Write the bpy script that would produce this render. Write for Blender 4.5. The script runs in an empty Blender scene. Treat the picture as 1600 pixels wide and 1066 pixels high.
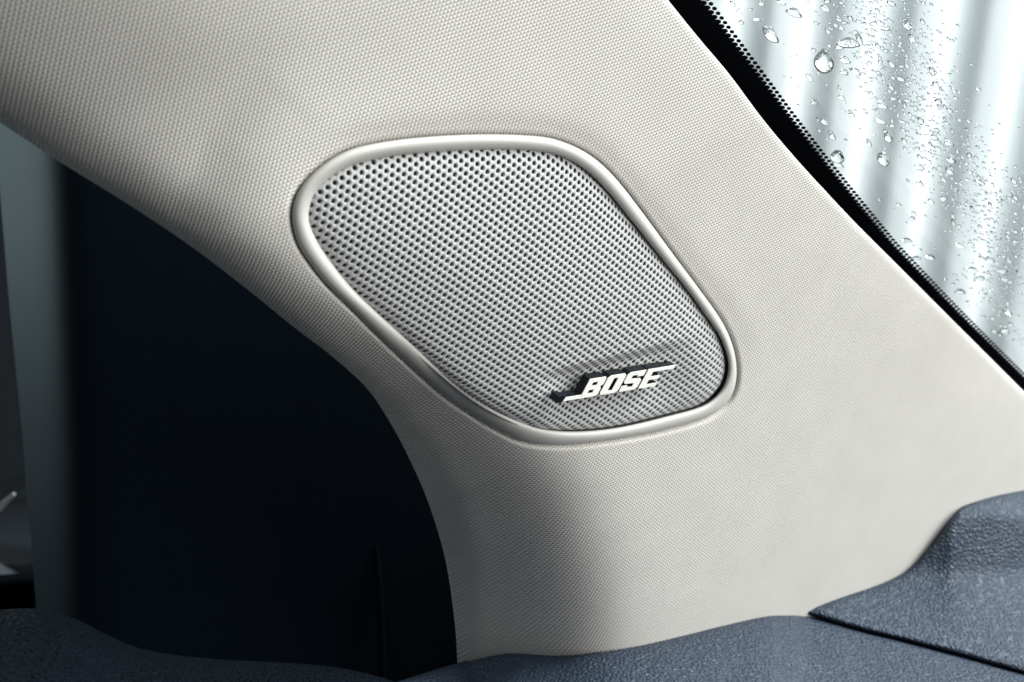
import bpy, math, random
import numpy as np
from mathutils import Matrix, Vector, geometry

rng = np.random.default_rng(7)
random.seed(7)
scene = bpy.context.scene
COL = scene.collection

# ------------------------------------------------------------------ camera
F = 2222.0                      # focal length in photo pixels (1600 wide)
CX, CY = 800.0, 533.0
cam_data = bpy.data.cameras.new("camera")
cam_data.sensor_width = 36.0
cam_data.lens = 36.0 * F / 1600.0
cam_data.clip_start = 0.01
cam_data.clip_end = 500.0
cam_data.dof.use_dof = True
cam_data.dof.focus_distance = 0.425
cam_data.dof.aperture_fstop = 20.0
cam = bpy.data.objects.new("camera", cam_data)
COL.objects.link(cam)
CAM_POS = Vector((0.0, 0.0, 1.25))
PITCH, ROLL = math.radians(-17.0), math.radians(4.0)
RM = Matrix.Rotation(math.radians(90.0) + PITCH, 4, 'X') @ Matrix.Rotation(ROLL, 4, 'Z')
cam.matrix_world = Matrix.Translation(CAM_POS) @ RM
scene.camera = cam
R3 = np.array(RM.to_3x3())
C0 = np.array(CAM_POS)


def V2W(x, up, d):
    """view-frame metres (right, up, ahead) -> world"""
    v = np.stack([np.asarray(x, float), np.asarray(up, float), -np.asarray(d, float)], -1)
    return v @ R3.T + C0


def P(px, py, d):
    px, py, d = np.broadcast_arrays(np.asarray(px, float), np.asarray(py, float), np.asarray(d, float))
    return V2W((px - CX) / F * d, (CY - py) / F * d, d)


# ------------------------------------------------------------------ world and lamps
world = bpy.data.worlds.new("World")
scene.world = world
world.use_nodes = True
bg = world.node_tree.nodes["Background"]
bg.inputs[0].default_value = (0.80, 0.90, 1.0, 1)
bg.inputs[1].default_value = 0.22


def area(name, pos, target, size, power, color=(1, 1, 1), sy=None):
    l = bpy.data.lights.new(name, 'AREA')
    l.shape = 'RECTANGLE'
    l.size = size
    l.size_y = sy or size
    l.energy = power
    l.color = color
    o = bpy.data.objects.new(name, l)
    COL.objects.link(o)
    p, t = Vector(V2W(*pos)), Vector(V2W(*target))
    o.location = p
    o.rotation_euler = (t - p).to_track_quat('-Z', 'Y').to_euler()
    return o


area("windshield_daylight", (1.00, 0.33, 0.06), (0.05, 0.02, 0.43), 1.3, 26.5, (1.0, 0.975, 0.945))
area("side_window_daylight", (-1.00, 0.25, 0.98), (-0.19, -0.05, 0.58), 0.5, 6.5, (0.72, 0.95, 1.0))
area("yard_daylight", (2.1, 2.4, 0.45), (0.7, 0.3, 2.2), 1.5, 262.0, (0.97, 0.99, 1.0))

scene.view_settings.view_transform = 'Standard'
scene.view_settings.look = 'None'
scene.view_settings.exposure = 0.0
scene.view_settings.gamma = 1.0
scene.view_settings.use_curve_mapping = False
scene.render.engine = 'CYCLES'
scene.cycles.max_bounces = 12
scene.cycles.transparent_max_bounces = 16
scene.cycles.transmission_bounces = 10
scene.cycles.caustics_refractive = False
scene.cycles.caustics_reflective = False


# ------------------------------------------------------------------ helpers
def tag(o, label=None, category=None, group=None, kind=None):
    if label: o["label"] = label
    if category: o["category"] = category
    if group: o["group"] = group
    if kind: o["kind"] = kind
    return o


def mesh_obj(name, verts, faces, mat, parent=None, smooth=True, uv=None):
    me = bpy.data.meshes.new(name)
    verts = np.asarray(verts, float)
    me.from_pydata(verts.tolist(), [], faces if isinstance(faces, list) else faces.tolist())
    if smooth:
        me.polygons.foreach_set("use_smooth", np.ones(len(me.polygons), bool))
    if uv is not None:
        lay = me.uv_layers.new(name="UVMap")
        idx = np.empty(len(me.loops), np.int32)
        me.loops.foreach_get("vertex_index", idx)
        lay.data.foreach_set("uv", np.asarray(uv, np.float32)[idx].ravel())
    me.materials.append(mat)
    me.update()
    o = bpy.data.objects.new(name, me)
    COL.objects.link(o)
    if parent is not None:
        o.parent = parent
        o.matrix_parent_inverse = parent.matrix_world.inverted()
    return o


def empty(name, loc):
    o = bpy.data.objects.new(name, None)
    o.empty_display_size = 0.02
    COL.objects.link(o)
    o.matrix_world = Matrix.Translation(Vector(loc))
    return o


def grid_faces(nu, nv, keep=None, flip=False):
    i, j = np.meshgrid(np.arange(nu - 1), np.arange(nv - 1), indexing='ij')
    a = (i * nv + j).ravel()
    q = np.stack([a, a + nv, a + nv + 1, a + 1], -1)
    if flip: q = q[:, ::-1]
    if keep is not None: q = q[keep.ravel()]
    return q


def spline(pts, n=None, ts=None, closed=False):
    """Catmull-Rom through pts (uniform parameter)."""
    p = np.asarray(pts, float)
    m = len(p)
    if ts is None:
        ts = np.linspace(0, m if closed else m - 1, n, endpoint=not closed)
    ts = np.asarray(ts, float)
    k = np.floor(ts).astype(int)
    if not closed: k = np.clip(k, 0, m - 2)
    f = (ts - k)[:, None]
    def g(i):
        return p[i % m] if closed else p[np.clip(i, 0, m - 1)]
    p0, p1, p2, p3 = g(k - 1), g(k), g(k + 1), g(k + 2)
    return 0.5 * ((2 * p1) + (-p0 + p2) * f + (2 * p0 - 5 * p1 + 4 * p2 - p3) * f ** 2 + (-p0 + 3 * p1 - 3 * p2 + p3) * f ** 3)


def interp(ts, vals):
    return np.interp(ts, np.arange(len(vals)), vals)


def softplus(x, w):
    z = np.asarray(x) / w
    return w * np.where(z > 30, z, np.log1p(np.exp(np.minimum(z, 30))))


def sstep(x, a, b):
    t = np.clip((x - a) / (b - a), 0, 1)
    return t * t * (3 - 2 * t)


# ------------------------------------------------------------------ materials
def new_mat(name, color, rough=0.5, spec=0.5, metallic=0.0):
    m = bpy.data.materials.new(name)
    m.use_nodes = True
    b = m.node_tree.nodes["Principled BSDF"]
    b.inputs["Base Color"].default_value = (*color, 1)
    b.inputs["Roughness"].default_value = rough
    b.inputs["Specular IOR Level"].default_value = spec
    b.inputs["Metallic"].default_value = metallic
    return m, m.node_tree, b


def N(nt, kind, **kw):
    n = nt.nodes.new(kind)
    for k, v in kw.items():
        setattr(n, k, v)
    return n


def M(nt, op, a, b=None, c=None):
    n = nt.nodes.new("ShaderNodeMath")
    n.operation = op
    for i, v in enumerate((a, b, c)):
        if v is None: continue
        if isinstance(v, (int, float)): n.inputs[i].default_value = v
        else: nt.links.new(v, n.inputs[i])
    return n.outputs[0]


def fine_noise_tint(nt, b, color, amount, scale):
    no = N(nt, "ShaderNodeTexNoise")
    no.inputs["Scale"].default_value = scale
    no.inputs["Detail"].default_value = 3
    tc = N(nt, "ShaderNodeTexCoord")
    nt.links.new(tc.outputs["Object"], no.inputs["Vector"])
    mr = N(nt, "ShaderNodeMapRange")
    mr.inputs["From Min"].default_value = 0.3
    mr.inputs["From Max"].default_value = 0.7
    mr.inputs["To Min"].default_value = 1 - amount
    mr.inputs["To Max"].default_value = 1 + amount
    nt.links.new(no.outputs["Fac"], mr.inputs["Value"])
    mx = N(nt, "ShaderNodeVectorMath", operation='SCALE')
    mx.inputs[0].default_value = color
    nt.links.new(mr.outputs[0], mx.inputs["Scale"])
    nt.links.new(mx.outputs[0], b.inputs["Base Color"])


def weave_material():
    """pale moulded plastic with a fabric-like weave grain (UV in millimetres)"""
    col = (0.60, 0.576, 0.540)
    m, nt, b = new_mat("woven_grain_plastic", col, 0.55, 0.35)
    fine_noise_tint(nt, b, col, 0.03, 60)
    uvn = N(nt, "ShaderNodeUVMap")
    sep = N(nt, "ShaderNodeSeparateXYZ")
    nt.links.new(uvn.outputs[0], sep.inputs[0])
    PITCH_C, PITCH_R = 1.05, 1.08
    c = M(nt, 'DIVIDE', sep.outputs[0], PITCH_C)
    ci = M(nt, 'FLOOR', c)
    fc = M(nt, 'SUBTRACT', M(nt, 'SUBTRACT', c, ci), 0.5)
    par = M(nt, 'MULTIPLY', ci, 0.5)
    r = M(nt, 'ADD', M(nt, 'DIVIDE', sep.outputs[1], PITCH_R), par)
    # the thread of each column leans a little, so the bumps read as a twill
    r = M(nt, 'ADD', r, M(nt, 'MULTIPLY', fc, 0.35))
    row = M(nt, 'MULTIPLY_ADD', M(nt, 'COSINE', M(nt, 'MULTIPLY', r, 2 * math.pi)), 0.32, 0.68)
    colw = M(nt, 'POWER', M(nt, 'COSINE', M(nt, 'MULTIPLY', fc, math.pi)), 0.7)
    h = M(nt, 'MULTIPLY', colw, row)
    bp = N(nt, "ShaderNodeBump")
    bp.inputs["Strength"].default_value = 0.68
    bp.inputs["Distance"].default_value = 0.00036
    nt.links.new(h, bp.inputs["Height"])
    nt.links.new(bp.outputs[0], b.inputs["Normal"])
    return m


def leather_material(name, col, rough, scale, dist, spec=0.34):
    m, nt, b = new_mat(name, col, rough, spec)
    fine_noise_tint(nt, b, col, 0.05, 40)
    tc = N(nt, "ShaderNodeTexCoord")
    no = N(nt, "ShaderNodeTexNoise")
    no.inputs["Scale"].default_value = scale * 0.5
    no.inputs["Detail"].default_value = 2
    nt.links.new(tc.outputs["Object"], no.inputs["Vector"])
    ad = N(nt, "ShaderNodeMixRGB", blend_type='LINEAR_LIGHT')
    ad.inputs[0].default_value = 0.0009
    nt.links.new(tc.outputs["Object"], ad.inputs[1])
    nt.links.new(no.outputs["Color"], ad.inputs[2])
    v = N(nt, "ShaderNodeTexVoronoi", feature='DISTANCE_TO_EDGE')
    v.inputs["Scale"].default_value = scale
    v.inputs["Randomness"].default_value = 0.9
    nt.links.new(ad.outputs[0], v.inputs["Vector"])
    mr = N(nt, "ShaderNodeMapRange", interpolation_type='SMOOTHSTEP')
    mr.inputs["From Max"].default_value = 0.38
    nt.links.new(v.outputs["Distance"], mr.inputs["Value"])
    n2 = N(nt, "ShaderNodeTexNoise")
    n2.inputs["Scale"].default_value = scale * 4
    nt.links.new(tc.outputs["Object"], n2.inputs["Vector"])
    h = M(nt, 'MULTIPLY_ADD', n2.outputs["Fac"], 0.05, mr.outputs[0])
    bp = N(nt, "ShaderNodeBump")
    bp.inputs["Strength"].default_value = 0.8
    bp.inputs["Distance"].default_value = dist
    nt.links.new(h, bp.inputs["Height"])
    nt.links.new(bp.outputs[0], b.inputs["Normal"])
    return m


def satin_material(name, col, rough, spec, noise_scale=900, bump=0.00003, tint=0.02):
    m, nt, b = new_mat(name, col, rough, spec)
    fine_noise_tint(nt, b, col, tint, 120)
    tc = N(nt, "ShaderNodeTexCoord")
    no = N(nt, "ShaderNodeTexNoise")
    no.inputs["Scale"].default_value = noise_scale
    nt.links.new(tc.outputs["Object"], no.inputs["Vector"])
    bp = N(nt, "ShaderNodeBump")
    bp.inputs["Strength"].default_value = 0.5
    bp.inputs["Distance"].default_value = bump
    nt.links.new(no.outputs["Fac"], bp.inputs["Height"])
    nt.links.new(bp.outputs[0], b.inputs["Normal"])
    return m


MAT_WEAVE = weave_material()
MAT_BEZEL = satin_material("satin_silver_plastic", (0.53, 0.515, 0.485), 0.44, 0.45)
MAT_GRILLE = satin_material("painted_grille_metal", (0.50, 0.505, 0.50), 0.45, 0.45, 1500, 0.00002)
MAT_CAVITY = satin_material("dark_speaker_cloth", (0.10, 0.103, 0.104), 0.9, 0.2)
MAT_LETTER = satin_material("cream_badge_face", (0.90, 0.89, 0.84), 0.35, 0.5)
MAT_BADGE_SIDE = satin_material("gloss_black_badge_edge", (0.0035, 0.0045, 0.008), 0.38, 0.3)
MAT_FRIT = satin_material("black_frit", (0.0015, 0.0018, 0.003), 0.5, 0.05)
MAT_DASH = leather_material("navy_grained_leather", (0.020, 0.032, 0.053), 0.52, 540, 0.0006)
MAT_DOORPAD = leather_material("charcoal_grained_leather", (0.0026, 0.0046, 0.0073), 0.7, 470, 0.001, 0.03)
MAT_SAIL = satin_material("charcoal_moulded_plastic", (0.0030, 0.0070, 0.0115), 0.6, 0.06, 2500, 0.00006, 0.06)
MAT_RUBBER = satin_material("black_rubber", (0.0018, 0.0026, 0.0042), 0.5, 0.10, 1200)
MAT_SHELL = satin_material("dark_blue_grey_paint", (0.055, 0.075, 0.105), 0.35, 0.5)
MAT_BONNET = satin_material("black_car_paint", (0.006, 0.009, 0.010), 0.3, 0.25)
MAT_NAVY = satin_material("dark_navy_shell", (0.0018, 0.0035, 0.0065), 0.6, 0.1)
MAT_SILLBLACK = satin_material("matt_black_sill", (0.0006, 0.001, 0.0018), 0.8, 0.01)
MAT_SEAL = satin_material("soft_black_seal_rubber", (0.0014, 0.0022, 0.0034), 0.7, 0.03)
MAT_SKY_REFLECTION = satin_material("white_sky_reflection", (0.75, 0.78, 0.80), 0.3, 0.5)  # white colour standing for sky reflected in the wing's grey paint
MAT_SILL = satin_material("grey_painted_sill", (0.13, 0.135, 0.14), 0.5, 0.4)

# corrugated wall outside: weathered white paint
MAT_WALL, nt, b = new_mat("white_coated_steel", (0.8, 0.83, 0.84), 0.8, 0.1)
fine_noise_tint(nt, b, (0.80, 0.83, 0.84), 0.05, 2.5)
MAT_GROUND, nt, b = new_mat("wet_asphalt", (0.045, 0.05, 0.052), 0.5, 0.4)
fine_noise_tint(nt, b, (0.045, 0.05, 0.052), 0.3, 8)

# windscreen glass: clear with a fresnel sheen
MAT_GLASS = bpy.data.materials.new("clear_window_glass")
MAT_GLASS.use_nodes = True
nt = MAT_GLASS.node_tree
nt.nodes.remove(nt.nodes["Principled BSDF"])
tr = N(nt, "ShaderNodeBsdfTransparent")
tr.inputs[0].default_value = (0.96, 0.985, 0.985, 1)
gl = N(nt, "ShaderNodeBsdfGlossy")
gl.inputs["Roughness"].default_value = 0.01
mx = N(nt, "ShaderNodeMixShader")
mx.inputs[0].default_value = 0.04
nt.links.new(tr.outputs[0], mx.inputs[1])
nt.links.new(gl.outputs[0], mx.inputs[2])
nt.links.new(mx.outputs[0], nt.nodes["Material Output"].inputs[0])

MAT_WATER = bpy.data.materials.new("rain_water")
MAT_WATER.use_nodes = True
nt = MAT_WATER.node_tree
nt.nodes.remove(nt.nodes["Principled BSDF"])
gs = N(nt, "ShaderNodeBsdfGlass")
gs.inputs["IOR"].default_value = 1.33
gs.inputs["Roughness"].default_value = 0.0
nt.links.new(gs.outputs[0], nt.nodes["Material Output"].inputs[0])

# ------------------------------------------------------------------ the plane of the pillar trim
INV0, GX, GY = 2.5, -0.00090, -0.00060


def plane_d(px, py):
    return 1.0 / (INV0 + GX * (np.asarray(px, float) - 800) + GY * (np.asarray(py, float) - 450))


_o = P(800, 450, plane_d(800, 450))
_u = P(900, 450, plane_d(900, 450)) - _o
_v = P(800, 550, plane_d(800, 550)) - _o
PN = np.cross(_u, _v)
PN /= np.linalg.norm(PN)
if np.dot(PN, C0 - _o) < 0: PN = -PN


def plane_hit(px, py, h=0.0):
    """the point on the trim plane raised by h that shows at this photo pixel"""
    ray = P(px, py, 1.0) - C0
    t = np.dot(_o + PN * h - C0, PN) if np.ndim(h) == 0 else (np.dot(_o - C0, PN) + h)
    return C0 + ray * (t / (ray @ PN))[..., None]


def project(p):
    v = (np.asarray(p) - C0) @ R3
    d = -v[..., 2]
    return CX + F * v[..., 0] / d, CY - F * v[..., 1] / d, d


# ------------------------------------------------------------------ speaker outline (outer and inner edge of the bezel)
OUT = [(744, 210), (840, 213), (888, 225), (928, 247), (962, 279), (1000, 327), (1050, 395), (1097, 458), (1127, 501), (1144, 538), (1151, 576),
       (1147, 609), (1131, 634), (1098, 655), (1022, 676), (934, 691), (871, 696), (820, 691), (780, 674), (741, 651), (689, 615),
       (610, 543), (547, 480), (513, 447), (487, 415), (465, 380), (456, 338), (465, 301), (491, 269), (527, 243), (567, 228), (642, 216)]
INN = [(769, 234), (840, 237), (882, 247), (917, 268), (948, 298), (985, 343), (1032, 402), (1075, 455), (1107, 500), (1124, 525), (1137, 561),
       (1136, 589), (1124, 613), (1098, 634), (1048, 649), (972, 667), (909, 674), (858, 672), (820, 662), (767, 637), (715, 600),
       (636, 530), (581, 480), (549, 448), (520, 412), (496, 376), (483, 342), (490, 307), (512, 282), (546, 261), (605, 246), (668, 239)]
KC = np.array([805.0, 455.0])


def polar_table(pts):
    c = spline(pts, 1600, closed=True) - KC
    th = np.unwrap(np.arctan2(c[:, 1], c[:, 0]))
    r = np.hypot(c[:, 0], c[:, 1])
    o = np.argsort(np.mod(th, 2 * math.pi))
    t2, r2 = np.mod(th, 2 * math.pi)[o], r[o]
    tt = np.linspace(0, 2 * math.pi, 721)
    rr = np.interp(tt, np.r_[t2 - 2 * math.pi, t2, t2 + 2 * math.pi], np.r_[r2, r2, r2])
    k = np.array([1, 2, 3, 2, 1.0]); k /= k.sum()
    rr = np.convolve(np.r_[rr[-3:-1], rr, rr[1:3]], k, 'valid')
    dr = np.gradient(rr, tt)
    return tt, rr, rr / np.hypot(rr, dr)


TO, TI = polar_table(OUT), polar_table(INN)


def sdist(px, py, tab):
    """approximate signed pixel distance to the outline, positive outside"""
    x, y = np.asarray(px) - KC[0], np.asarray(py) - KC[1]
    th = np.mod(np.arctan2(y, x), 2 * math.pi)
    return (np.hypot(x, y) - np.interp(th, tab[0], tab[1])) * np.interp(th, tab[0], tab[2])


# ------------------------------------------------------------------ pillar trim
LC = [(-420, -90), (-200, 62), (0, 192), (100, 257), (200, 319), (300, 386), (390, 455), (460, 512), (520, 558), (572, 606), (606, 655),
      (640, 718), (671, 790), (695, 870), (708, 950), (715, 1035), (718, 1200)]
RC = [(700, -480), (820, -300), (940, -130), (988, -70), (1045, 2), (1092, 60), (1140, 117), (1190, 184), (1240, 244), (1290, 299), (1340, 352),
      (1389, 401), (1445, 457), (1504, 516), (1600, 612), (1760, 770), (1950, 960)]
NT_, NS = 400, 380
ts = np.linspace(0, len(LC) - 1, NT_)
Lp, Rp = spline(LC, ts=ts), spline(RC, ts=ts)
sv = np.linspace(0, 1, NS)
sv = np.concatenate([np.linspace(0, 0.06, 40, endpoint=False), np.linspace(0.06, 0.95, 310, endpoint=False), np.linspace(0.95, 1, 30)])
SX = Lp[:, None, 0] + (Rp - Lp)[:, None, 0] * sv[None]
SY = Lp[:, None, 1] + (Rp - Lp)[:, None, 1] * sv[None]
LEN = np.hypot(*(Rp - Lp).T)[:, None]
dl = sv[None] * LEN                       # px from the left edge
dr = (1 - sv[None]) * LEN
WF = interp(ts, [60, 62, 62, 60, 58, 58, 62, 70, 82, 100, 128, 160, 188, 208, 220, 228, 235])[:, None]
SOFT = interp(ts, [34, 32, 30, 28, 24, 21, 20, 20, 20, 21, 24, 28, 32, 34, 35, 35, 35])[:, None]
KF = interp(ts, [1.0, 1.0, 1.0, 1.0, 1.05, 1.1, 1.15, 1.25, 1.35, 1.45, 1.5, 1.55, 1.6, 1.6, 1.6, 1.6, 1.6])[:, None]
W2 = interp(ts, [14, 14, 14, 14, 14, 14, 14, 14, 14, 20, 34, 46, 52, 48, 34, 22, 18])[:, None]
K2 = interp(ts, [1.2, 1.2, 1.2, 1.2, 1.2, 1.2, 1.2, 1.2, 1.0, 0.6, 0.45, 0.4, 0.4, 0.4, 0.4, 0.4, 0.4])[:, None]
KB = interp(ts, [0.66, 0.60, 0.46, 0.32, 0.19, 0.10, 0.05, 0.03, 0.02, 0.01, 0, 0, 0, 0, 0, 0, 0])[:, None]
base_d = plane_d(SX, SY)
mpp = base_d / F
delta = KF * softplus(WF - dl, SOFT) + K2 * softplus(W2 - dl, 7.0) + KB * softplus(330 - dl, 110) * sstep(sdist(SX, SY, TO), 0, 170)
rw = interp(ts, [50, 50, 50, 50, 50, 52, 54, 56, 58, 60, 60, 60, 58, 56, 54, 50, 50])[:, None]
delta = delta + 0.05 * softplus(rw - dr, 14) + 0.45 * softplus(7 - dr, 2)
delta = delta * mpp
BROAD = delta.copy()
sd = sdist(SX, SY, TO)
sdp = np.maximum(sd, 0)
delta = delta + 0.0024 * np.exp(-(sdp / 3.6) ** 2) + 0.0010 * np.exp(-(sdp / 24.0) ** 2) * sstep((SX - KC[0]) * 0.5 - (SY - KC[1]), -60, 160)
PD = base_d + delta
pv = P(SX, SY, PD)
# flat texture directions on the trim plane
ca = P(300, 200, plane_d(300, 200))
rdir = P(270, 320, plane_d(270, 320)) - ca
rdir /= np.linalg.norm(rdir)
cdir = np.cross(PN, rdir)
PL = plane_hit(SX, SY) - _o
uc, ur = PL @ cdir * 1000, PL @ rdir * 1000
exc = np.cumsum((KF * 1 / (1 + np.exp(-(WF - dl) / SOFT)))[:, ::-1] * np.gradient(dl, axis=1)[:, ::-1] * mpp[:, ::-1], axis=1)[:, ::-1] * 1000
sgn = 1.0 if (uc[200, 200] > uc[200, 150]) else -1.0
AL = interp(ts, [0, 0, 0, 0, 0.05, 0.12, 0.22, 0.35, 0.45, 0.55, 0.6, 0.6, 0.6, 0.6, 0.6, 0.6, 0.6])[:, None]
uv = np.stack([uc + sgn * AL * exc, ur + 0.3 * exc], -1)
# returns: left edge folds away behind, right edge tucks behind the glass band
ext_d = 0.045
lf = P(SX[:, :1] + 6, SY[:, :1] + 0, PD[:, :1] + ext_d)
rf = P(SX[:, -1:] - 10, SY[:, -1:] + 6, PD[:, -1:] + 0.006)
pv2 = np.concatenate([lf, pv, rf], 1)
uv2 = np.concatenate([uv[:, :1], uv, uv[:, -1:]], 1)
sd2 = np.concatenate([sd[:, :1], sd, sd[:, -1:]], 1)
inside = sd2 < -6
keep = ~(inside[:-1, :-1] & inside[1:, :-1] & inside[:-1, 1:] & inside[1:, 1:])
pillar = mesh_obj("pillar_trim", pv2.reshape(-1, 3), grid_faces(NT_, NS + 2, keep), MAT_WEAVE, uv=uv2.reshape(-1, 2))
tag(pillar, "pale grey windshield pillar cover with fine woven grain around the speaker", "pillar trim")


def pillar_broad(px, py):
    return np.array([BROAD.ravel()[np.argmin((SX - x) ** 2 + (SY - y) ** 2)] for x, y in zip(px, py)])


def pillar_depth(px, py):
    px, py = np.atleast_1d(px), np.atleast_1d(py)
    out = []
    for x, y in zip(px, py):
        k = np.argmin((SX - x) ** 2 + (SY - y) ** 2)
        out.append(PD.ravel()[k])
    return np.array(out)


# ------------------------------------------------------------------ speaker
speaker = empty("speaker", P(805, 455, plane_d(805, 455) + 0.01))
tag(speaker, "rounded diamond speaker with perforated silver grille set in the pillar cover", "speaker")

# bezel ring
NTH = 480
th = np.linspace(0, 2 * math.pi, NTH, endpoint=False)
# equalise along the outline
ct = np.cos(th); st = np.sin(th)
ro, ri = np.interp(th, TO[0], TO[1]), np.interp(th, TI[0], TI[1])
prof = [(-0.02, 6.0), (0.0, 1.6), (0.04, 0.5), (0.10, -0.3), (0.19, -0.8), (0.32, -1.15), (0.48, -1.3), (0.64, -1.15), (0.78, -0.75), (0.88, -0.15), (0.95, 0.7), (0.985, 1.8), (1.0, 3.2), (1.02, 7.0)]
lift = pillar_broad(KC[0] + ro * ct, KC[1] + ro * st)
kk_ = np.hanning(15); kk_ /= kk_.sum()
lift = np.convolve(np.r_[lift[-7:], lift, lift[:7]], kk_, 'valid')
rows = []
for q, dd in prof:
    r = ro + (ri - ro) * q
    x, y = KC[0] + r * ct, KC[1] + r * st
    rows.append(P(x, y, plane_d(x, y) + lift * (1 - 0.75 * q) + dd / 1000.0))
bv = np.stack(rows, 1)
bf = []
npf = len(prof)
for i in range(NTH):
    j = (i + 1) % NTH
    for k in range(npf - 1):
        bf.append((i * npf + k, i * npf + k + 1, j * npf + k + 1, j * npf + k))
mesh_obj("bezel", bv.reshape(-1, 3), bf, MAT_BEZEL, speaker)


# perforated grille
def grille_h(px, py):
    d = -sdist(px, py, TI)                  # positive inside
    x_, y_ = np.asarray(px) - KC[0], np.asarray(py) - KC[1]
    qn = np.hypot(x_, y_) / np.interp(np.mod(np.arctan2(y_, x_), 2 * math.pi), TI[0], TI[1])
    h = -0.0026 + 0.0026 * (1 - np.exp(-np.maximum(d + 4, 0) / 9.0)) + 0.0034 * (1 - np.clip(qn, 0, 1) ** 2)
    h = np.where(d < -4, -0.0026 - 0.00045 * np.clip(-4 - d, 0, 30), h)
    # pressed seat of the badge: a step just above it that fades out below
    ux, uy = 0.974, -0.226
    ax = (px - 945) * ux + (py - 570) * uy
    ay = (px - 945) * 0.226 + (py - 570) * 0.974
    m = sstep(ax, -120, -60) * (1 - sstep(ax, 70, 150))
    h = h - 0.0022 * m * sstep(ay, -20, 3) * (1 - sstep(ay, 40, 120))
    return h


pc = plane_hit(800.0, 440.0)
la = plane_hit(806.5, 444.7) - pc
lb = plane_hit(797.4, 451.6) - pc
hexv = [(la + lb) / 3, (2 * lb - la) / 3, (lb - 2 * la) / 3]
hexv = hexv + [-h for h in hexv]
e1 = la / np.linalg.norm(la)
e2 = np.cross(PN, e1)
pitch = (np.linalg.norm(la) + np.linalg.norm(lb) + np.linalg.norm(lb - la)) / 3
HR = 0.302 * pitch
ang = sorted([math.atan2(h @ e2, h @ e1) for h in hexv])
hx = {round(math.atan2(h @ e2, h @ e1), 6): h for h in hexv}
hv = [hx[round(a, 6)] for a in ang]
bnd, bang = [], []
for k in range(6):
    p, q = hv[k], hv[(k + 1) % 6]
    for f in (0.0, 0.5):
        w = p * (1 - f) + q * f
        bnd.append(w); bang.append(math.atan2(w @ e2, w @ e1))
bnd = np.array(bnd); bang = np.array(bang)
circ = np.cos(bang)[:, None] * e1 + np.sin(bang)[:, None] * e2
tmpl = [bnd, circ * HR * 1.16, circ * HR * 1.05, circ * HR, circ * HR * 1.0]
dz = [0.0, 0.0, -0.00008, -0.00022, -0.0006]
I, J = np.meshgrid(np.arange(-90, 91), np.arange(-90, 91), indexing='ij')
cen = pc + I.reshape(-1, 1) * la + J.reshape(-1, 1) * lb
cpx, cpy, _ = project(cen)
cpx, cpy, _ = project(cen + PN * grille_h(cpx, cpy)[:, None])
ok = sdist(cpx, cpy, TI) < 13
cen = cen[ok]
nc = len(cen)
ringv = []
for t, z in zip(tmpl, dz):
    w = cen[:, None, :] + t[None]
    ppx, ppy, _ = project(w)
    ringv.append(w + PN * (grille_h(ppx, ppy) + z)[..., None])
gv = np.stack(ringv, 1)                      # nc, 5, 12, 3
base = (np.arange(nc) * 60)[:, None, None]
rr_, kk = np.meshgrid(np.arange(4), np.arange(12), indexing='ij')
q = np.stack([rr_ * 12 + kk, rr_ * 12 + (kk + 1) % 12, (rr_ + 1) * 12 + (kk + 1) % 12, (rr_ + 1) * 12 + kk], -1).reshape(-1, 4)
gf = (base + q[None]).reshape(-1, 4)
mesh_obj("perforated_grille", gv.reshape(-1, 3), gf, MAT_GRILLE, speaker)

# dark cloth behind the holes
rows = []
for q in list(np.linspace(0.0, 1.035, 13)) + [1.04]:
    x, y = KC[0] + ri * q * ct, KC[1] + ri * q * st
    rows.append(plane_hit(x, y) + PN * (-0.0015 if q == 1.04 else (-0.0085 + 0.003 * np.cos(q * 1.5))))
cv = np.stack(rows, 1)
cf = []
for i in range(NTH):
    j = (i + 1) % NTH
    for k in range(13):
        cf.append((i * 14 + k, i * 14 + k + 1, j * 14 + k + 1, j * 14 + k))
mesh_obj("speaker_cloth", cv.reshape(-1, 3), cf, MAT_CAVITY, speaker)

# badge lettering; the face outline is given in a slanted letter frame
bn = np.array(V2W(0.62, -0.46, -0.63)) - C0
bn /= np.linalg.norm(bn)
BH = 0.0027
seat = float(grille_h(np.array(950.0), np.array(600.0)))
bo = plane_hit(950.0, 600.0) + PN * (seat + 0.0018) + bn * BH


def badge_pt(u, v):
    x7 = 400 + u + 120 * v
    y7 = 604 - 0.167 * u - 219 * v - 0.0 * u
    px, py = 850 + x7 / 7.27, 540 + y7 / 7.27
    ray = P(px, py, 1.0) - C0
    return C0 + ray * (np.dot(bo - C0, bn) / np.dot(ray, bn))


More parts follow.
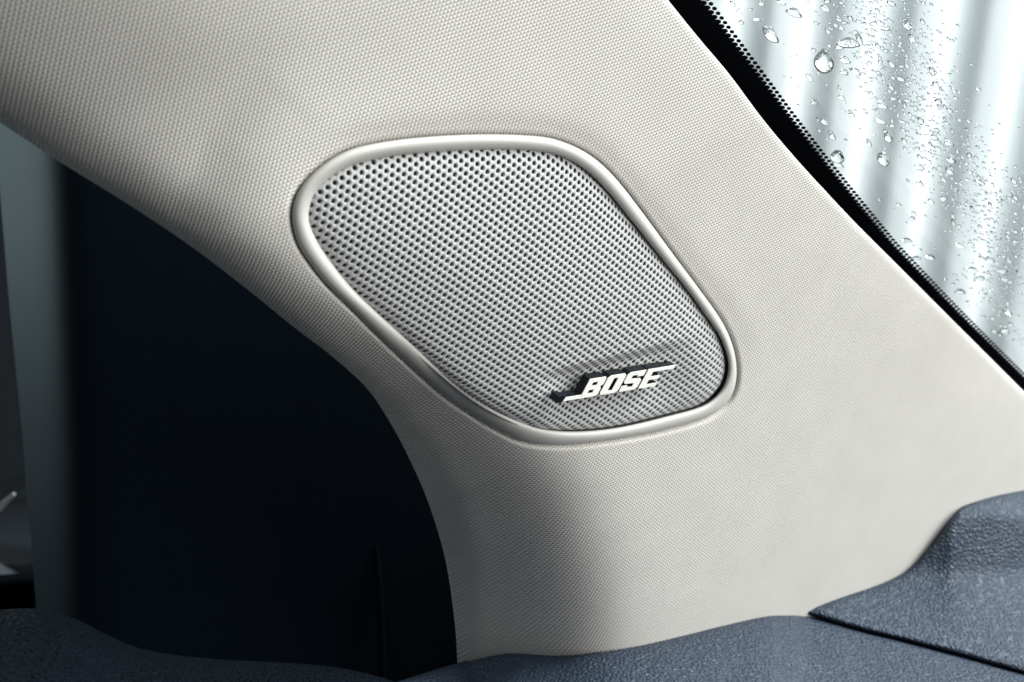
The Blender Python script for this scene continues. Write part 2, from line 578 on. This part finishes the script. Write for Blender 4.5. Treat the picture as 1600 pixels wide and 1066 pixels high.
def extruded(name, outer, holes, parent, black=False):
    loops = [outer] + holes
    top3 = [[badge_pt(*p) for p in l] for l in loops]
    verts, faces, mats = [], [], []
    # flat coordinates for tessellation
    flat2 = [[Vector((p[0] + 120 * p[1], 219 * p[1], 0)) for p in l] for l in loops]
    tris = geometry.tessellate_polygon(flat2)
    for l in top3:
        verts += [np.asarray(p) for p in l]
    n = len(verts)
    # chamfer ring: slightly smaller face is left out, the face meets a thin edge
    verts += [v - bn * 0.00018 for v in verts[:n]]
    verts += [v - bn * (BH + 0.0006) for v in verts[:n]]
    for t in tris:
        a, b_, c = t
        nn = np.cross(verts[b_] - verts[a], verts[c] - verts[a])
        faces.append((a, b_, c) if nn @ bn > 0 else (a, c, b_)); mats.append(0)
    o = 0
    for l in loops:
        m = len(l)
        for i in range(m):
            a, b_ = o + i, o + (i + 1) % m
            faces.append((a, b_, b_ + n, a + n)); mats.append(0)
            faces.append((a + n, b_ + n, b_ + 2 * n, a + 2 * n)); mats.append(1)
        o += m
    ob = mesh_obj(name, verts, faces, MAT_LETTER, parent, smooth=False)
    ob.data.materials.append(MAT_BADGE_SIDE)
    ob.data.polygons.foreach_set("material_index", [1] * len(mats) if black else mats)
    return ob


# left bar that leads into the lettering
bar = extruded("badge", [(-187, 0.0), (2, 0.0), (24, 0.19), (-176, 0.19)], [], speaker)
LETTERS = {
    'B': ([(4, 0), (178, 0), (199, 0.10), (199, 0.40), (178, 0.50), (203, 0.60), (203, 0.90), (185, 1.0), (4, 1.0)],
          [[(66, 0.21), (66, 0.39), (122, 0.39), (122, 0.21)], [(66, 0.61), (66, 0.79), (122, 0.79), (122, 0.61)]]),
    'O': ([(245, 0), (402, 0), (430, 0.12), (430, 0.88), (404, 1.0), (245, 1.0), (220, 0.88), (220, 0.12)],
          [[(300, 0.17), (300, 0.83), (348, 0.83), (348, 0.17)]]),
    'S': ([(452, 0), (620, 0), (648, 0.12), (648, 0.48), (622, 0.60), (516, 0.63), (516, 0.80), (574, 0.80), (574, 0.70), (648, 0.70), (648, 1.0),
           (470, 1.0), (446, 0.88), (446, 0.52), (470, 0.40), (576, 0.37), (576, 0.19), (514, 0.19), (514, 0.30), (446, 0.30), (446, 0.10)], []),
    'E': ([(668, 0), (864, 0), (864, 0.17), (742, 0.17), (742, 0.40), (850, 0.40), (850, 0.58), (742, 0.58), (742, 0.82), (960, 0.82), (960, 1.0), (668, 1.0)], []),
}
for ch, (outer, holes) in LETTERS.items():
    lo = extruded("letter", outer, holes, bar)
    lo["label"] = "cream letter " + ch + " with black edges"
extruded("badge_end", [(-268, 0.03), (-252, -0.06), (-191, -0.02), (-181, 0.19), (-206, 0.30), (-262, 0.30)], [], bar, True)
# the ledge carried on from the top of the E
bar2 = extruded("badge_ledge", [(962, 0.82), (975, 0.82), (975, 1.0), (962, 1.0)], [], bar)

# ------------------------------------------------------------------ windshield
def vp(px, py, d):
    return np.array([(px - CX) / F * d, (CY - py) / F * d, d])


g0, g1 = vp(1100, 0, 0.415), vp(1600, 590, 0.605)
th_h = math.radians(30)
car_right = np.array([math.cos(th_h), 0.0, -math.sin(th_h)])
gdir = (g1 - g0) / np.linalg.norm(g1 - g0)
gn = np.cross(gdir, car_right)
gn /= np.linalg.norm(gn)
if gn[2] < 0: gn = -gn                     # outward: up and ahead
gup = np.cross(gdir, gn)                   # in the glass, away from the pillar
if gup[0] < 0: gup = -gup


def glass_hit(px, py, off=0.0):
    ray = np.stack([(np.asarray(px, float) - CX) / F, (CY - np.asarray(py, float)) / F, np.ones(np.shape(px))], -1)
    t = (g0 @ gn + off) / (ray @ gn)
    v = ray * t[..., None]
    return V2W(v[..., 0], v[..., 1], v[..., 2])


GN = V2W(*gn) - C0
GD = V2W(*gdir) - C0
GU = V2W(*gup) - C0
G0 = V2W(*g0)


def glass_ab(a, b_, off=0.0):
    return G0 + np.multiply.outer(a, GD) + np.multiply.outer(b_, GU) + np.multiply.outer(np.broadcast_to(off, np.shape(a)), GN)


windshield = empty("windshield", G0)
tag(windshield, "clear windshield with a black dotted border beside the pillar cover", "windshield")
# pane: thin slab
aa = np.array([-0.25, 0.48]); bb = np.array([-0.035, 0.75])
v = []
for off in (0.0, 0.0045):
    for a_, b__ in ((0, 0), (1, 0), (1, 1), (0, 1)):
        v.append(glass_ab(np.array(aa[a_]), np.array(bb[b__]), off))
mesh_obj("glass_pane", v, [(0, 1, 2, 3), (7, 6, 5, 4), (0, 4, 5, 1), (1, 5, 6, 2), (2, 6, 7, 3), (3, 7, 4, 0)], MAT_GLASS, windshield, smooth=False)

FE = [(950, -195), (1030, -88), (1100, 0), (1176, 101), (1276, 233), (1379, 360), (1419, 404), (1504, 492), (1600, 587), (1740, 722), (1950, 920)]
fe = spline(FE, 240)
fe = fe + np.array([-4.0, 1.0])
edge3 = glass_hit(fe[:, 0], fe[:, 1], -0.0006)
inner3 = edge3 - GU * 0.034
v = np.concatenate([edge3, inner3, edge3 - GN * 0.0004, inner3 - GN * 0.0004])
n = len(edge3)
f = []
for i in range(n - 1):
    f += [(i, i + 1, n + i + 1, n + i), (2 * n + i, 3 * n + i, 3 * n + i + 1, 2 * n + i + 1), (i, 2 * n + i, 2 * n + i + 1, i + 1)]
mesh_obj("black_border", v, f, MAT_FRIT, windshield, smooth=False)
# dotted edge of the border
seg = np.linalg.norm(np.diff(edge3, axis=0), axis=1)
cum = np.r_[0, np.cumsum(seg)]
pitch_d = 0.00235
dv, df = [], []
for row, (off_u, rad) in enumerate(((0.0003, 0.00092), (0.0021, 0.00072))):
    pos = np.arange(0, cum[-1], pitch_d) + (pitch_d / 2 if row == 1 else 0)
    for s_ in pos[pos < cum[-1]]:
        c = np.array([np.interp(s_, cum, edge3[:, k]) for k in range(3)]) + GU * off_u
        o = len(dv)
        m = 10
        for zz in (0.0, -0.0003):
            for k in range(m):
                a = 2 * math.pi * k / m
                dv.append(c + (GD * math.cos(a) + GU * math.sin(a)) * rad + GN * zz)
        df.append(tuple(range(o, o + m)))
        df.append(tuple(range(o + 2 * m - 1, o + m - 1, -1)))
        for k in range(m):
            df.append((o + k, o + m + k, o + m + (k + 1) % m, o + (k + 1) % m))
tag(mesh_obj("border_dots", dv, df, MAT_FRIT, windshield, smooth=False), kind="stuff")


# ------------------------------------------------------------------ raindrops on the outer face
def drop_mesh(name, nseg, nring, wob, steep, seed):
    """unit drop: footprint radius about 1 in x/y, height 1 in z; closed"""
    r_ = np.random.default_rng(seed)
    a = np.linspace(0, 2 * math.pi, nseg, endpoint=False)
    rad = 1 + sum(wob * r_.normal() / k * np.cos(k * a + r_.uniform(0, 6.28)) for k in (2, 3, 4, 5))
    v, f = [], []
    for i in range(nring):
        q = 1 - i / nring
        z = (1 - q ** steep)
        for k in range(nseg):
            v.append((rad[k] * q * math.cos(a[k]), rad[k] * q * math.sin(a[k]), z))
    v.append((0, 0, 1.0))
    for i in range(nring - 1):
        for k in range(nseg):
            j = (k + 1) % nseg
            f.append((i * nseg + k, i * nseg + j, (i + 1) * nseg + j, (i + 1) * nseg + k))
    top = len(v) - 1
    for k in range(nseg):
        f.append(((nring - 1) * nseg + k, (nring - 1) * nseg + (k + 1) % nseg, top))
    f.append(tuple(range(nseg - 1, -1, -1)))
    return v, f


def variant(i, nseg, nring):
    return drop_mesh("raindrop", nseg, nring, [0.0, 0.10, 0.18, 0.22][i % 4], [2.4, 2.0, 1.8, 2.2][i % 4], 100 + i)


BIG = [variant(i, 28, 9) for i in range(8)]
SMALL = [variant(20 + i, 14, 5) for i in range(10)]
OUTER = 0.0045 + 0.00025


def drop_matrix(px, py, lx, ly, rot, hgt):
    """lx, ly: apparent half sizes in photo px; rot: apparent angle of the long axis (degrees, clockwise from right)"""
    c = glass_hit(np.array(px), np.array(py), OUTER)
    a = math.radians(rot)
    e = 3.0
    d1 = glass_hit(np.array(px + e * math.cos(a)), np.array(py + e * math.sin(a)), OUTER) - c
    d2 = glass_hit(np.array(px - e * math.sin(a)), np.array(py + e * math.cos(a)), OUTER) - c
    d1, d2 = d1 / e * lx, d2 / e * ly
    z = GN * hgt
    if np.dot(np.cross(d1, d2), z) < 0: d1 = -d1
    m = Matrix.Identity(4)
    for k in range(3):
        m[k][0], m[k][1], m[k][2], m[k][3] = d1[k], d2[k], z[k], c[k]
    return m


def put_drop(me, mat, label, group=None):
    """me: (verts, faces) of a unit drop, shaped by mat about its own centre"""
    v, f = me
    m = np.array(mat)
    w = np.asarray(v) @ m[:3, :3].T
    d = bpy.data.meshes.new("raindrop")
    d.from_pydata(w.tolist(), [], f)
    d.polygons.foreach_set("use_smooth", np.array([True] * (len(f) - 1) + [False]))
    d.materials.append(MAT_WATER)
    o = bpy.data.objects.new("raindrop", d)
    COL.objects.link(o)
    o.location = m[:3, 3]
    tag(o, label, "raindrop", group)
    return o


def px_m(px, py):
    return float(np.linalg.norm(glass_hit(np.array(px + 1.0), np.array(py), OUTER) - glass_hit(np.array(float(px)), np.array(py), OUTER)))


def add_drop(px, py, lx, ly, rot, me, label, group=None, hf=0.75):
    h = hf * 1.3 * (lx * ly) ** 0.5 * 0.000235
    return put_drop(me, drop_matrix(px, py, lx, ly, rot, h), label, group)


add_drop(1287, 99, 17, 15, 55, BIG[0], "largest round raindrop, dark on top, on the upper windshield", "raindrops on the windshield", 0.95)
add_drop(1308, 247, 11.5, 8.5, 20, BIG[4], "rounded raindrop beside the dotted black windshield border, low on the glass", "raindrops on the windshield", 0.95)
add_drop(1380, 250, 11.5, 8, 48, BIG[1], "pointed oval raindrop right of the rounded drop by the black border", "raindrops on the windshield", 0.95)
add_drop(1204, 56, 17, 6.5, 42, BIG[2], "slanted long raindrop near the top of the dotted black border", "raindrops on the windshield", 0.9)
add_drop(1325, 70, 17, 5.5, 8, BIG[3], "wide arched raindrop just above and right of the largest drop", "raindrops on the windshield", 0.9)
add_drop(1241, 22, 14, 4.2, 22, BIG[5], "thin wavy raindrop at the top edge of the windshield left of centre", "raindrops on the windshield", 0.9)
add_drop(1374, 42, 16, 3.6, 20, BIG[6], "dark wavy raindrop near the top of the windshield in the fine spray", "raindrops on the windshield", 0.95)
STREAKS = [(1265, 122, 8, 2.6, 40), (1336, 113, 11, 3.2, 30), (1320, 95, 9, 4.0, 22), (1319, 114, 7, 3.0, 10), (1300, 212, 9, 3.5, 55), (1288, 191, 7, 3, 40),
           (1272, 161, 6, 3, 12), (1379, 166, 9, 3.4, 20), (1331, 180, 6, 3, 25), (1315, 153, 6, 3.4, 40), (1388, 215, 9, 6, 60), (1358, 224, 7, 2.6, 55),
           (1375, 190, 8, 2.8, 25), (1463, 135, 10, 2.4, 45), (1312, 75, 7, 3, 0), (1437, 262, 9, 3, 20), (1437, 288, 7, 3.5, 30), (1460, 215, 7, 3, 25),
           (1418, 40, 9, 5, 60), (1289, 14, 8, 3.5, 35), (1221, 4, 8, 3.6, 20), (1145, 6, 6, 2.4, 40), (1158, 36, 5, 2.2, 20), (1182, 31, 6, 2.6, 15),
           (1190, 7, 5, 2.6, 10), (1310, 258, 10, 2.4, 25), (1416, 377, 9, 3, 5), (1453, 403, 9, 3, 10), (1430, 405, 10, 2.2, -8), (1518, 423, 12, 3, 5),
           (1500, 385, 9, 2.4, 25), (1500, 457, 9, 3, 5), (1574, 487, 11, 4.2, 42), (1570, 517, 7, 5, 20), (1425, 342, 6, 2.6, 10), (1455, 315, 6, 3, 30),
           (1487, 250, 8, 3.4, 30), (1484, 268, 8, 4, 50), (1483, 225, 8, 3, 20), (1457, 112, 8, 4, 50), (1425, 60, 8, 4, 55), (1466, 160, 7, 4, 20)]


def border_x(y):
    return np.interp(y, [0, 101, 233, 360, 492, 587, 722], [1100, 1176, 1276, 1379, 1504, 1600, 1740])


def glass_zone(x, y):
    """where on the windshield a drop sits, in words"""
    if x < border_x(y) + 75: return "close to the dotted black border"
    if y < 80: return "along the top of the windshield"
    if y < 190: return "in the upper part of the windshield"
    if y < 320: return "at mid height on the windshield"
    return "in the lower right of the windshield"


for k, (x, y, lx, ly, r) in enumerate(STREAKS):
    z = glass_zone(x, y)
    add_drop(x, y, lx, ly, r, BIG[1 + k % 7], "narrow slanting mid-sized raindrop " + z, "mid-sized streak raindrops " + z, 0.9)

# scattered small drops: dense along a drifting band, sparse elsewhere
BAND = np.array([(1330, -20), (1345, 20), (1368, 55), (1385, 95), (1402, 135), (1432, 175), (1462, 215), (1490, 262), (1520, 300), (1550, 350), (1585, 400), (1640, 460)], float)


cand = []
bl = spline(BAND, 400)
placed = np.zeros((0, 3))
while len(cand) < 1200:
    m = rng.random()
    if m < 0.55:
        c = bl[rng.integers(0, 400)]
        x, y = c[0] + rng.normal(0, 30), c[1] + rng.normal(0, 24)
        s = rng.lognormal(0.62, 0.36)
    elif m < 0.66:
        c = bl[rng.integers(0, 190)]
        x, y = c[0] + rng.normal(55, 26), c[1] + rng.normal(-10, 26)
        s = rng.lognormal(0.35, 0.35)
    elif m < 0.84:
        x, y = rng.normal(1565, 42), rng.uniform(260, 560)
        s = rng.lognormal(0.40, 0.35)
    else:
        x, y = rng.uniform(1130, 1600), rng.uniform(0, 560)
        s = rng.lognormal(0.30, 0.42)
        if x > 1450 and y < 180 and x > 1470 + 0.25 * y: continue
    if x < border_x(y) + 22 or x > 1625 or y < -15: continue
    s = min(s, 4.6)
    if len(placed) and np.any(np.hypot((placed[:, 0] - x) * 0.7, placed[:, 1] - y) < (placed[:, 2] + s) * 1.0): continue
    placed = np.vstack([placed, (x, y, s)])
    cand.append((x, y, s))
cand.sort(key=lambda c: -c[2])
for k, (x, y, s) in enumerate(cand[:250]):
    el = rng.uniform(1.2, 2.4)
    add_drop(x, y, s * el, s, rng.normal(26, 16), SMALL[k % 10], "tiny raindrop of the fine spray " + glass_zone(x, y), "tiny spray raindrops " + glass_zone(x, y), 0.5)
fv, ff, fs = [], [], []
tv, tf = drop_mesh("x", 8, 3, 0.08, 2.0, 5)
tvh = np.c_[np.array(tv), np.ones(len(tv))]
for (x, y, s) in cand[250:]:
    el = rng.uniform(1.1, 2.4)
    mt = np.array(drop_matrix(x, y, s * el, s, rng.normal(26, 18), 0.6 * s * 0.000235))
    o = len(fv)
    fv += (tvh @ mt.T)[:, :3].tolist()
    ff += [tuple(i + o for i in t) for t in tf]
tag(mesh_obj("fine_spray", fv, ff, MAT_WATER), "very fine spray of rain specks spread over the windshield", "rain spray", kind="stuff")

# ------------------------------------------------------------------ outside: wall and ground
WD = 2.2
wx_dir = V2W(1, 0, 0) - C0
wx_dir[2] = 0; wx_dir /= np.linalg.norm(wx_dir)
yaw = math.radians(-6)
wx_dir = np.array([wx_dir[0] * math.cos(yaw) - wx_dir[1] * math.sin(yaw), wx_dir[0] * math.sin(yaw) + wx_dir[1] * math.cos(yaw), 0])
wn = np.cross(wx_dir, [0, 0, 1]); wn /= np.linalg.norm(wn)
if np.dot(wn, C0 - P(1400, 250, WD)) < 0: wn = -wn
wc = P(1388, 250, WD); wc = np.array([wc[0], wc[1], 0.0])
per = 0.106
xs = np.arange(-2.6, 2.6, per / 24)
ph = xs / per
fr_ = np.mod(ph, 1.0)
depth = 0.0135 * np.tanh(1.5 * (np.sin(2 * math.pi * fr_) + 0.35))
_k = np.hanning(5); _k /= _k.sum()
depth = np.convolve(np.r_[depth[-3:-1], depth, depth[1:3]], _k, 'valid')
zs = np.linspace(-0.02, 6.5, 16)
wv = wc + xs[:, None, None] * wx_dir + zs[None, :, None] * np.array([0, 0, 1.0]) + depth[:, None, None] * wn
bk = wv[:, :, :] - wn * 0.0008
wf = grid_faces(len(xs), len(zs))
wall = mesh_obj("corrugated_wall", wv.reshape(-1, 3), wf, MAT_WALL)
tag(wall, "white corrugated metal wall outside, blurred behind the wet windshield", "wall")
sol = wall.modifiers.new("thickness", 'SOLIDIFY'); sol.thickness = 0.002
gs_ = 60.0
ground = mesh_obj("ground", [(-gs_, -gs_, -0.01), (gs_, -gs_, -0.01), (gs_, gs_, -0.01), (-gs_, gs_, -0.01)], [(0, 1, 2, 3)], MAT_GROUND, smooth=False)
ground.location.z = -0.02
tag(ground, kind="structure")

# the car's own bonnet, below the line of sight; it shows in the raindrops
bx_ = np.linspace(-0.5, 1.5, 30); bq = np.linspace(0, 1, 24)
BXg, BQ = np.meshgrid(bx_, bq, indexing='ij')
byy = 0.72 + 1.1 * BQ
bz = 0.955 - 0.36 * BQ ** 1.15 - 0.05 * (BXg - 0.6) ** 2
bon = mesh_obj("bonnet", np.stack([BXg, byy, bz], -1).reshape(-1, 3), grid_faces(30, 24), MAT_BONNET)
bon.modifiers.new("thickness", 'SOLIDIFY').thickness = 0.002
tag(bon, "dark blue grey car bonnet beyond the windshield, glimpsed through the raindrops", "bonnet")

# ------------------------------------------------------------------ dashboard
dash = empty("dashboard", P(1250, 1040, 0.5))
tag(dash, "navy grained dashboard top in two pads with a seam, below the pillar cover", "dashboard")


def roll_rows(top, dtop, n_rows, height_px, grad, roll=0.006, curl=12.0, extra=None):
    """rows of points going down the picture from an edge curve; first rows roll over from behind"""
    inv0 = 1.0 / dtop
    ys = np.r_[np.linspace(0, curl * 2.2, 14), np.linspace(curl * 2.2, height_px, n_rows)[1:]]
    rows = []
    for y in ys:
        inv = inv0 + grad * y
        d = 1 / inv + roll * np.exp(-y / curl * 2.2) - roll * 0.35
        if extra is not None: d = d + extra(y)
        rows.append(P(top[:, 0], top[:, 1] + y, d))
    back = P(top[:, 0], top[:, 1] + 3, 1 / inv0 + 0.03)
    return np.stack([back] + rows, 0)


LOW = [(520, 1105), (570, 1086), (620, 1066), (715, 1036), (760, 1024), (800, 1018), (840, 1020), (875, 1022), (950, 1014), (1010, 1004), (1075, 989), (1130, 975), (1190, 962), (1225, 959),
       (1256, 961), (1300, 973), (1350, 987), (1400, 999), (1450, 1012), (1500, 1025), (1550, 1039), (1600, 1053), (1680, 1076), (1800, 1110)]
low = spline(LOW, 260)
ld = pillar_depth(low[:, 0], low[:, 1])
x0 = np.array([520, 640, 720, 800, 1100, 1256, 1600, 1800.0])
ld_t = np.minimum(np.interp(low[:, 0], [520, 720, 800, 950, 1256, 1600, 1800],
                            [0.42, pillar_depth(735, 1030)[0] + 0.001, pillar_depth(800, 1018)[0] + 0.001, pillar_depth(950, 1014)[0] + 0.001, pillar_depth(1256, 961)[0] + 0.001, 0.548, 0.545]), 9)
msk = low[:, 0] < 1256
ld_t = np.where(msk & (low[:, 0] > 725), ld + 0.001, ld_t)
k_ = np.ones(9) / 9
ld_t = np.convolve(np.r_[[ld_t[0]] * 4, ld_t, [ld_t[-1]] * 4], k_, 'valid')
lv = roll_rows(low, ld_t, 60, 260, 0.0017, 0.0055, 9.0)
o = mesh_obj("front_pad", lv.reshape(-1, 3), grid_faces(*lv.shape[:2], flip=True), MAT_DASH, dash)

UP = [(1246, 958), (1285, 945), (1320, 932), (1365, 917), (1400, 902), (1420, 889), (1438, 871), (1456, 849), (1474, 825), (1488, 806), (1502, 793), (1520, 785), (1560, 774), (1600, 766), (1680, 752), (1800, 735)]
upc = spline(UP, 220)
sx = upc[:, 0]
seam_y = np.interp(sx, [p[0] for p in LOW[13:]], [p[1] for p in LOW[13:]]) - 2.0
seam_d = np.interp(sx, low[100:, 0], ld_t[100:]) - 0.0035
rowsU = []
NV = 110
qv = np.linspace(0, 1, NV)
toe = np.interp(sx, [1246, 1400, 1430, 1600, 1800], [958, 902, 899, 900, 898.0])
ridge = np.interp(sx, [1246, 1400, 1438, 1500, 1540, 1600, 1800], [958, 902, 871, 800, 802, 806, 812.0])
Y = upc[None, :, 1] + (seam_y - upc[:, 1])[None] * qv[:, None]
yy = np.linspace(-10, 420, 431)
INV = np.zeros_like(Y)
SCL = np.ones(len(sx))
for c in range(len(sx)):
    yg = np.linspace(seam_y[c], upc[c, 1], 300)
    fa = sstep(yg, ridge[c] - 14, ridge[c] + 16) * (1 - sstep(yg, toe[c] - 25, toe[c] + 30))
    tot = np.sum((0.0021 * (1 - fa) + 0.0002 * fa)[:-1] * np.diff(yg))
    want = 1 / (plane_d(sx[c], upc[c, 1]) - 0.004) - 1 / seam_d[c]
    SCL[c] = np.clip(want / min(tot, -0.01), 0.3, 1.6)
hk = np.hanning(41); hk /= hk.sum()
SCL = np.convolve(np.r_[[SCL[0]] * 20, SCL, [SCL[-1]] * 20], hk, 'valid')
for c in range(len(sx)):
    ygrid = np.linspace(seam_y[c], upc[c, 1], 300)
    g = 0.0021 * np.ones(300)
    face = sstep(ygrid, ridge[c] - 14, ridge[c] + 16) * (1 - sstep(ygrid, toe[c] - 25, toe[c] + 30))
    g = g * (1 - face) + 0.0002 * face
    cumg = np.r_[0, np.cumsum(g[:-1] * np.diff(ygrid))]
    cumg = cumg * SCL[c]
    inv = 1 / seam_d[c] + cumg
    INV[:, c] = np.interp(Y[:, c], ygrid[::-1], inv[::-1])
DU = 1 / INV
pdv = pillar_depth(sx, upc[:, 1])
# edge tucks under beside the pillar cover; front edge rounds into the seam
tt_ = (Y - upc[None, :, 1])
DU = DU + 0.004 * np.exp(-tt_ / 5.0)
ts_ = (seam_y[None] - Y)
DU = DU + 0.0045 * np.exp(-np.maximum(ts_, 0) / 3.5)
print("upper pad edge minus pillar (m):", np.round((DU[0] - pdv)[::30], 4))
rowsU = P(np.broadcast_to(sx, Y.shape), Y, DU)
back = P(sx, upc[:, 1] + 2, DU[0] + 0.04)[None]
front = P(sx, seam_y + 2.5, DU[-1] + 0.012)[None]
uvv = np.concatenate([back, rowsU, front], 0)
mesh_obj("rear_pad", uvv.reshape(-1, 3), grid_faces(*uvv.shape[:2], flip=True), MAT_DASH, dash)

# ------------------------------------------------------------------ door: corner panel, padded top, window sill, glass
door = empty("door", P(250, 1000, 0.43))
tag(door, "dark charcoal door corner panel and padded ledge left of the pillar cover", "door")
# corner panel: strip facing the side window, a rounded corner, then the dark face
ys = np.linspace(120, 1120, 90)
ex = np.interp(ys, [100, 220, 300, 480, 700, 776, 850, 942, 1120], [-12, -6, 0, 15, 37, 42, 49, 56, 66])
cx_ = np.interp(ys, [100, 300, 700, 942, 1120], [60, 70, 86, 92, 100])
cols = []
us = np.concatenate([np.linspace(0, 1.0, 30), np.linspace(1.0, 1.2, 50)[1:], np.linspace(1.2, 2, 50)[1:]])
for u in us:
    s1 = np.minimum(u, 1.0)
    x = np.where(u <= 1, ex + (cx_ - ex) * u, cx_ + (860 - cx_) * (u - 1))
    # strip: depth falls towards the rounded corner; the face beyond is nearly square to us
    d = 0.575 - 0.012 * (x - cx_) / 760 + (0.060 / 75) * softplus(cx_ + 4 - x, 17.0)
    d = d + 0.001 * ((ys - 600) / 500) ** 2
    cols.append(P(x, ys, d))
sv_ = np.stack(cols, 0)
bk_ = P(ex + 4, ys, 0.68)[None]
sv_ = np.concatenate([bk_, sv_], 0)
mesh_obj("corner_panel", sv_.reshape(-1, 3), grid_faces(*sv_.shape[:2]), MAT_SAIL, door)

PAD = [(-260, 985), (-120, 962), (0, 953), (55, 951), (95, 959), (130, 973), (170, 993), (215, 1012), (270, 1023), (340, 1030), (430, 1035), (520, 1042), (600, 1060), (680, 1090)]
pad = spline(PAD, 200)
pdp = np.interp(pad[:, 0], [-260, 0, 100, 300, 500, 700], [0.365, 0.370, 0.372, 0.385, 0.41, 0.43])
pvv = roll_rows(pad, pdp, 50, 240, 0.0024, 0.008, 26.0)
mesh_obj("padded_ledge", pvv.reshape(-1, 3), grid_faces(*pvv.shape[:2], flip=True), MAT_DOORPAD, door)


def slab(name, pts, thick, mat, parent, bevel=0.001):
    """polygon of (px, py, d) extruded away from the camera, with a small bevel"""
    p = np.array([P(x, y, d) for x, y, d in pts])
    fwd = V2W(0, 0, 1) - C0
    q = p + fwd * thick
    n = len(p)
    v = np.concatenate([p, q])
    f = [tuple(range(n)), tuple(range(2 * n - 1, n - 1, -1))] + [(i, n + i, n + (i + 1) % n, (i + 1) % n) for i in range(n)]
    o = mesh_obj(name, v, f, mat, parent, smooth=False)
    if bevel:
        m = o.modifiers.new("bevel", 'BEVEL'); m.width = bevel; m.segments = 3
    return o


slab("window_sill", [(-160, 922, 0.67), (90, 905, 0.67), (90, 990, 0.66), (-160, 1000, 0.66)], 0.03, MAT_SILLBLACK, door, 0.002)
slab("window_glass", [(-260, 150, 0.70), (120, 150, 0.70), (120, 930, 0.70), (-260, 930, 0.70)], 0.004, MAT_GLASS, door, 0)

# exterior mirror seen through the sliver of side window
mirror = empty("side_mirror", P(-60, 850, 0.76))
tag(mirror, "blurred dark outside mirror seen in the sliver of side window at far left", "mirror")
slab("mirror_housing", [(-200, 100, 0.77), (70, 100, 0.77), (75, 700, 0.76), (60, 757, 0.76), (30, 752, 0.76), (5, 765, 0.76), (-30, 800, 0.76), (-200, 860, 0.76)], 0.05, MAT_NAVY, mirror, 0.004)
slab("mirror_cap", [(-200, 720, 0.80), (80, 720, 0.80), (90, 870, 0.80), (-200, 830, 0.80)], 0.04, MAT_SHELL, mirror, 0.004)
slab("mirror_rim", [(-30, 812, 0.745), (4, 781, 0.745), (20, 769, 0.745), (22, 775, 0.745), (6, 791, 0.745), (-30, 832, 0.745)], 0.004, MAT_SILL, mirror, 0.0008)
# front wing further out; sky reflection on its paint built as a white panel
wing = empty("front_wing", P(-20, 890, 0.8))
tag(wing, "grey sliver of car wing with a white sky reflection seen through the side window at lower left", "car wing")
slab("wing_panel", [(-260, 800, 1.00), (110, 850, 1.00), (120, 905, 0.96), (-260, 930, 0.95)], 0.05, MAT_SILL, wing, 0.004)
slab("wing_sky_reflection", [(-160, 790, 1.25), (-40, 858, 1.02), (36, 902, 0.87), (10, 914, 0.88), (-160, 925, 1.12)], 0.004, MAT_SKY_REFLECTION, wing, 0.001)


# ------------------------------------------------------------------ door seal along the opening
def tube(name, pts, rad, mat, parent=None, n=14, flat=1.0):
    c = np.array([P(x, y, d) for x, y, d in pts])
    c = spline(c, 90)
    rad = np.interp(np.linspace(0, 1, 90), np.linspace(0, 1, len(rad)), rad)
    tan = np.gradient(c, axis=0); tan /= np.linalg.norm(tan, axis=1)[:, None]
    fwd = V2W(0, 0, 1) - C0
    a = np.cross(tan, fwd); a /= np.linalg.norm(a, axis=1)[:, None]
    b_ = np.cross(tan, a)
    t = np.linspace(0, 2 * math.pi, n, endpoint=False)
    v = c[:, None] + rad[:, None, None] * (np.cos(t)[None, :, None] * a[:, None] + flat * np.sin(t)[None, :, None] * b_[:, None])
    f = []
    for i in range(89):
        for k in range(n):
            f.append((i * n + k, i * n + (k + 1) % n, (i + 1) * n + (k + 1) % n, (i + 1) * n + k))
    f.append(tuple(range(n - 1, -1, -1))); f.append(tuple(range(89 * n, 90 * n)))
    return mesh_obj(name, v.reshape(-1, 3), f, mat, parent)


seal = tube("door_seal", [(500, 500, 0.60), (528, 590, 0.60), (556, 680, 0.59), (574, 760, 0.578), (585, 830, 0.570), (593, 910, 0.566), (597, 1000, 0.564), (600, 1090, 0.562)],
            [0.0002, 0.0002, 0.0003, 0.0006, 0.0011, 0.0015, 0.0016, 0.0016], MAT_SEAL)
tag(seal, "black rubber door seal curving down behind the pillar cover edge", "door seal")
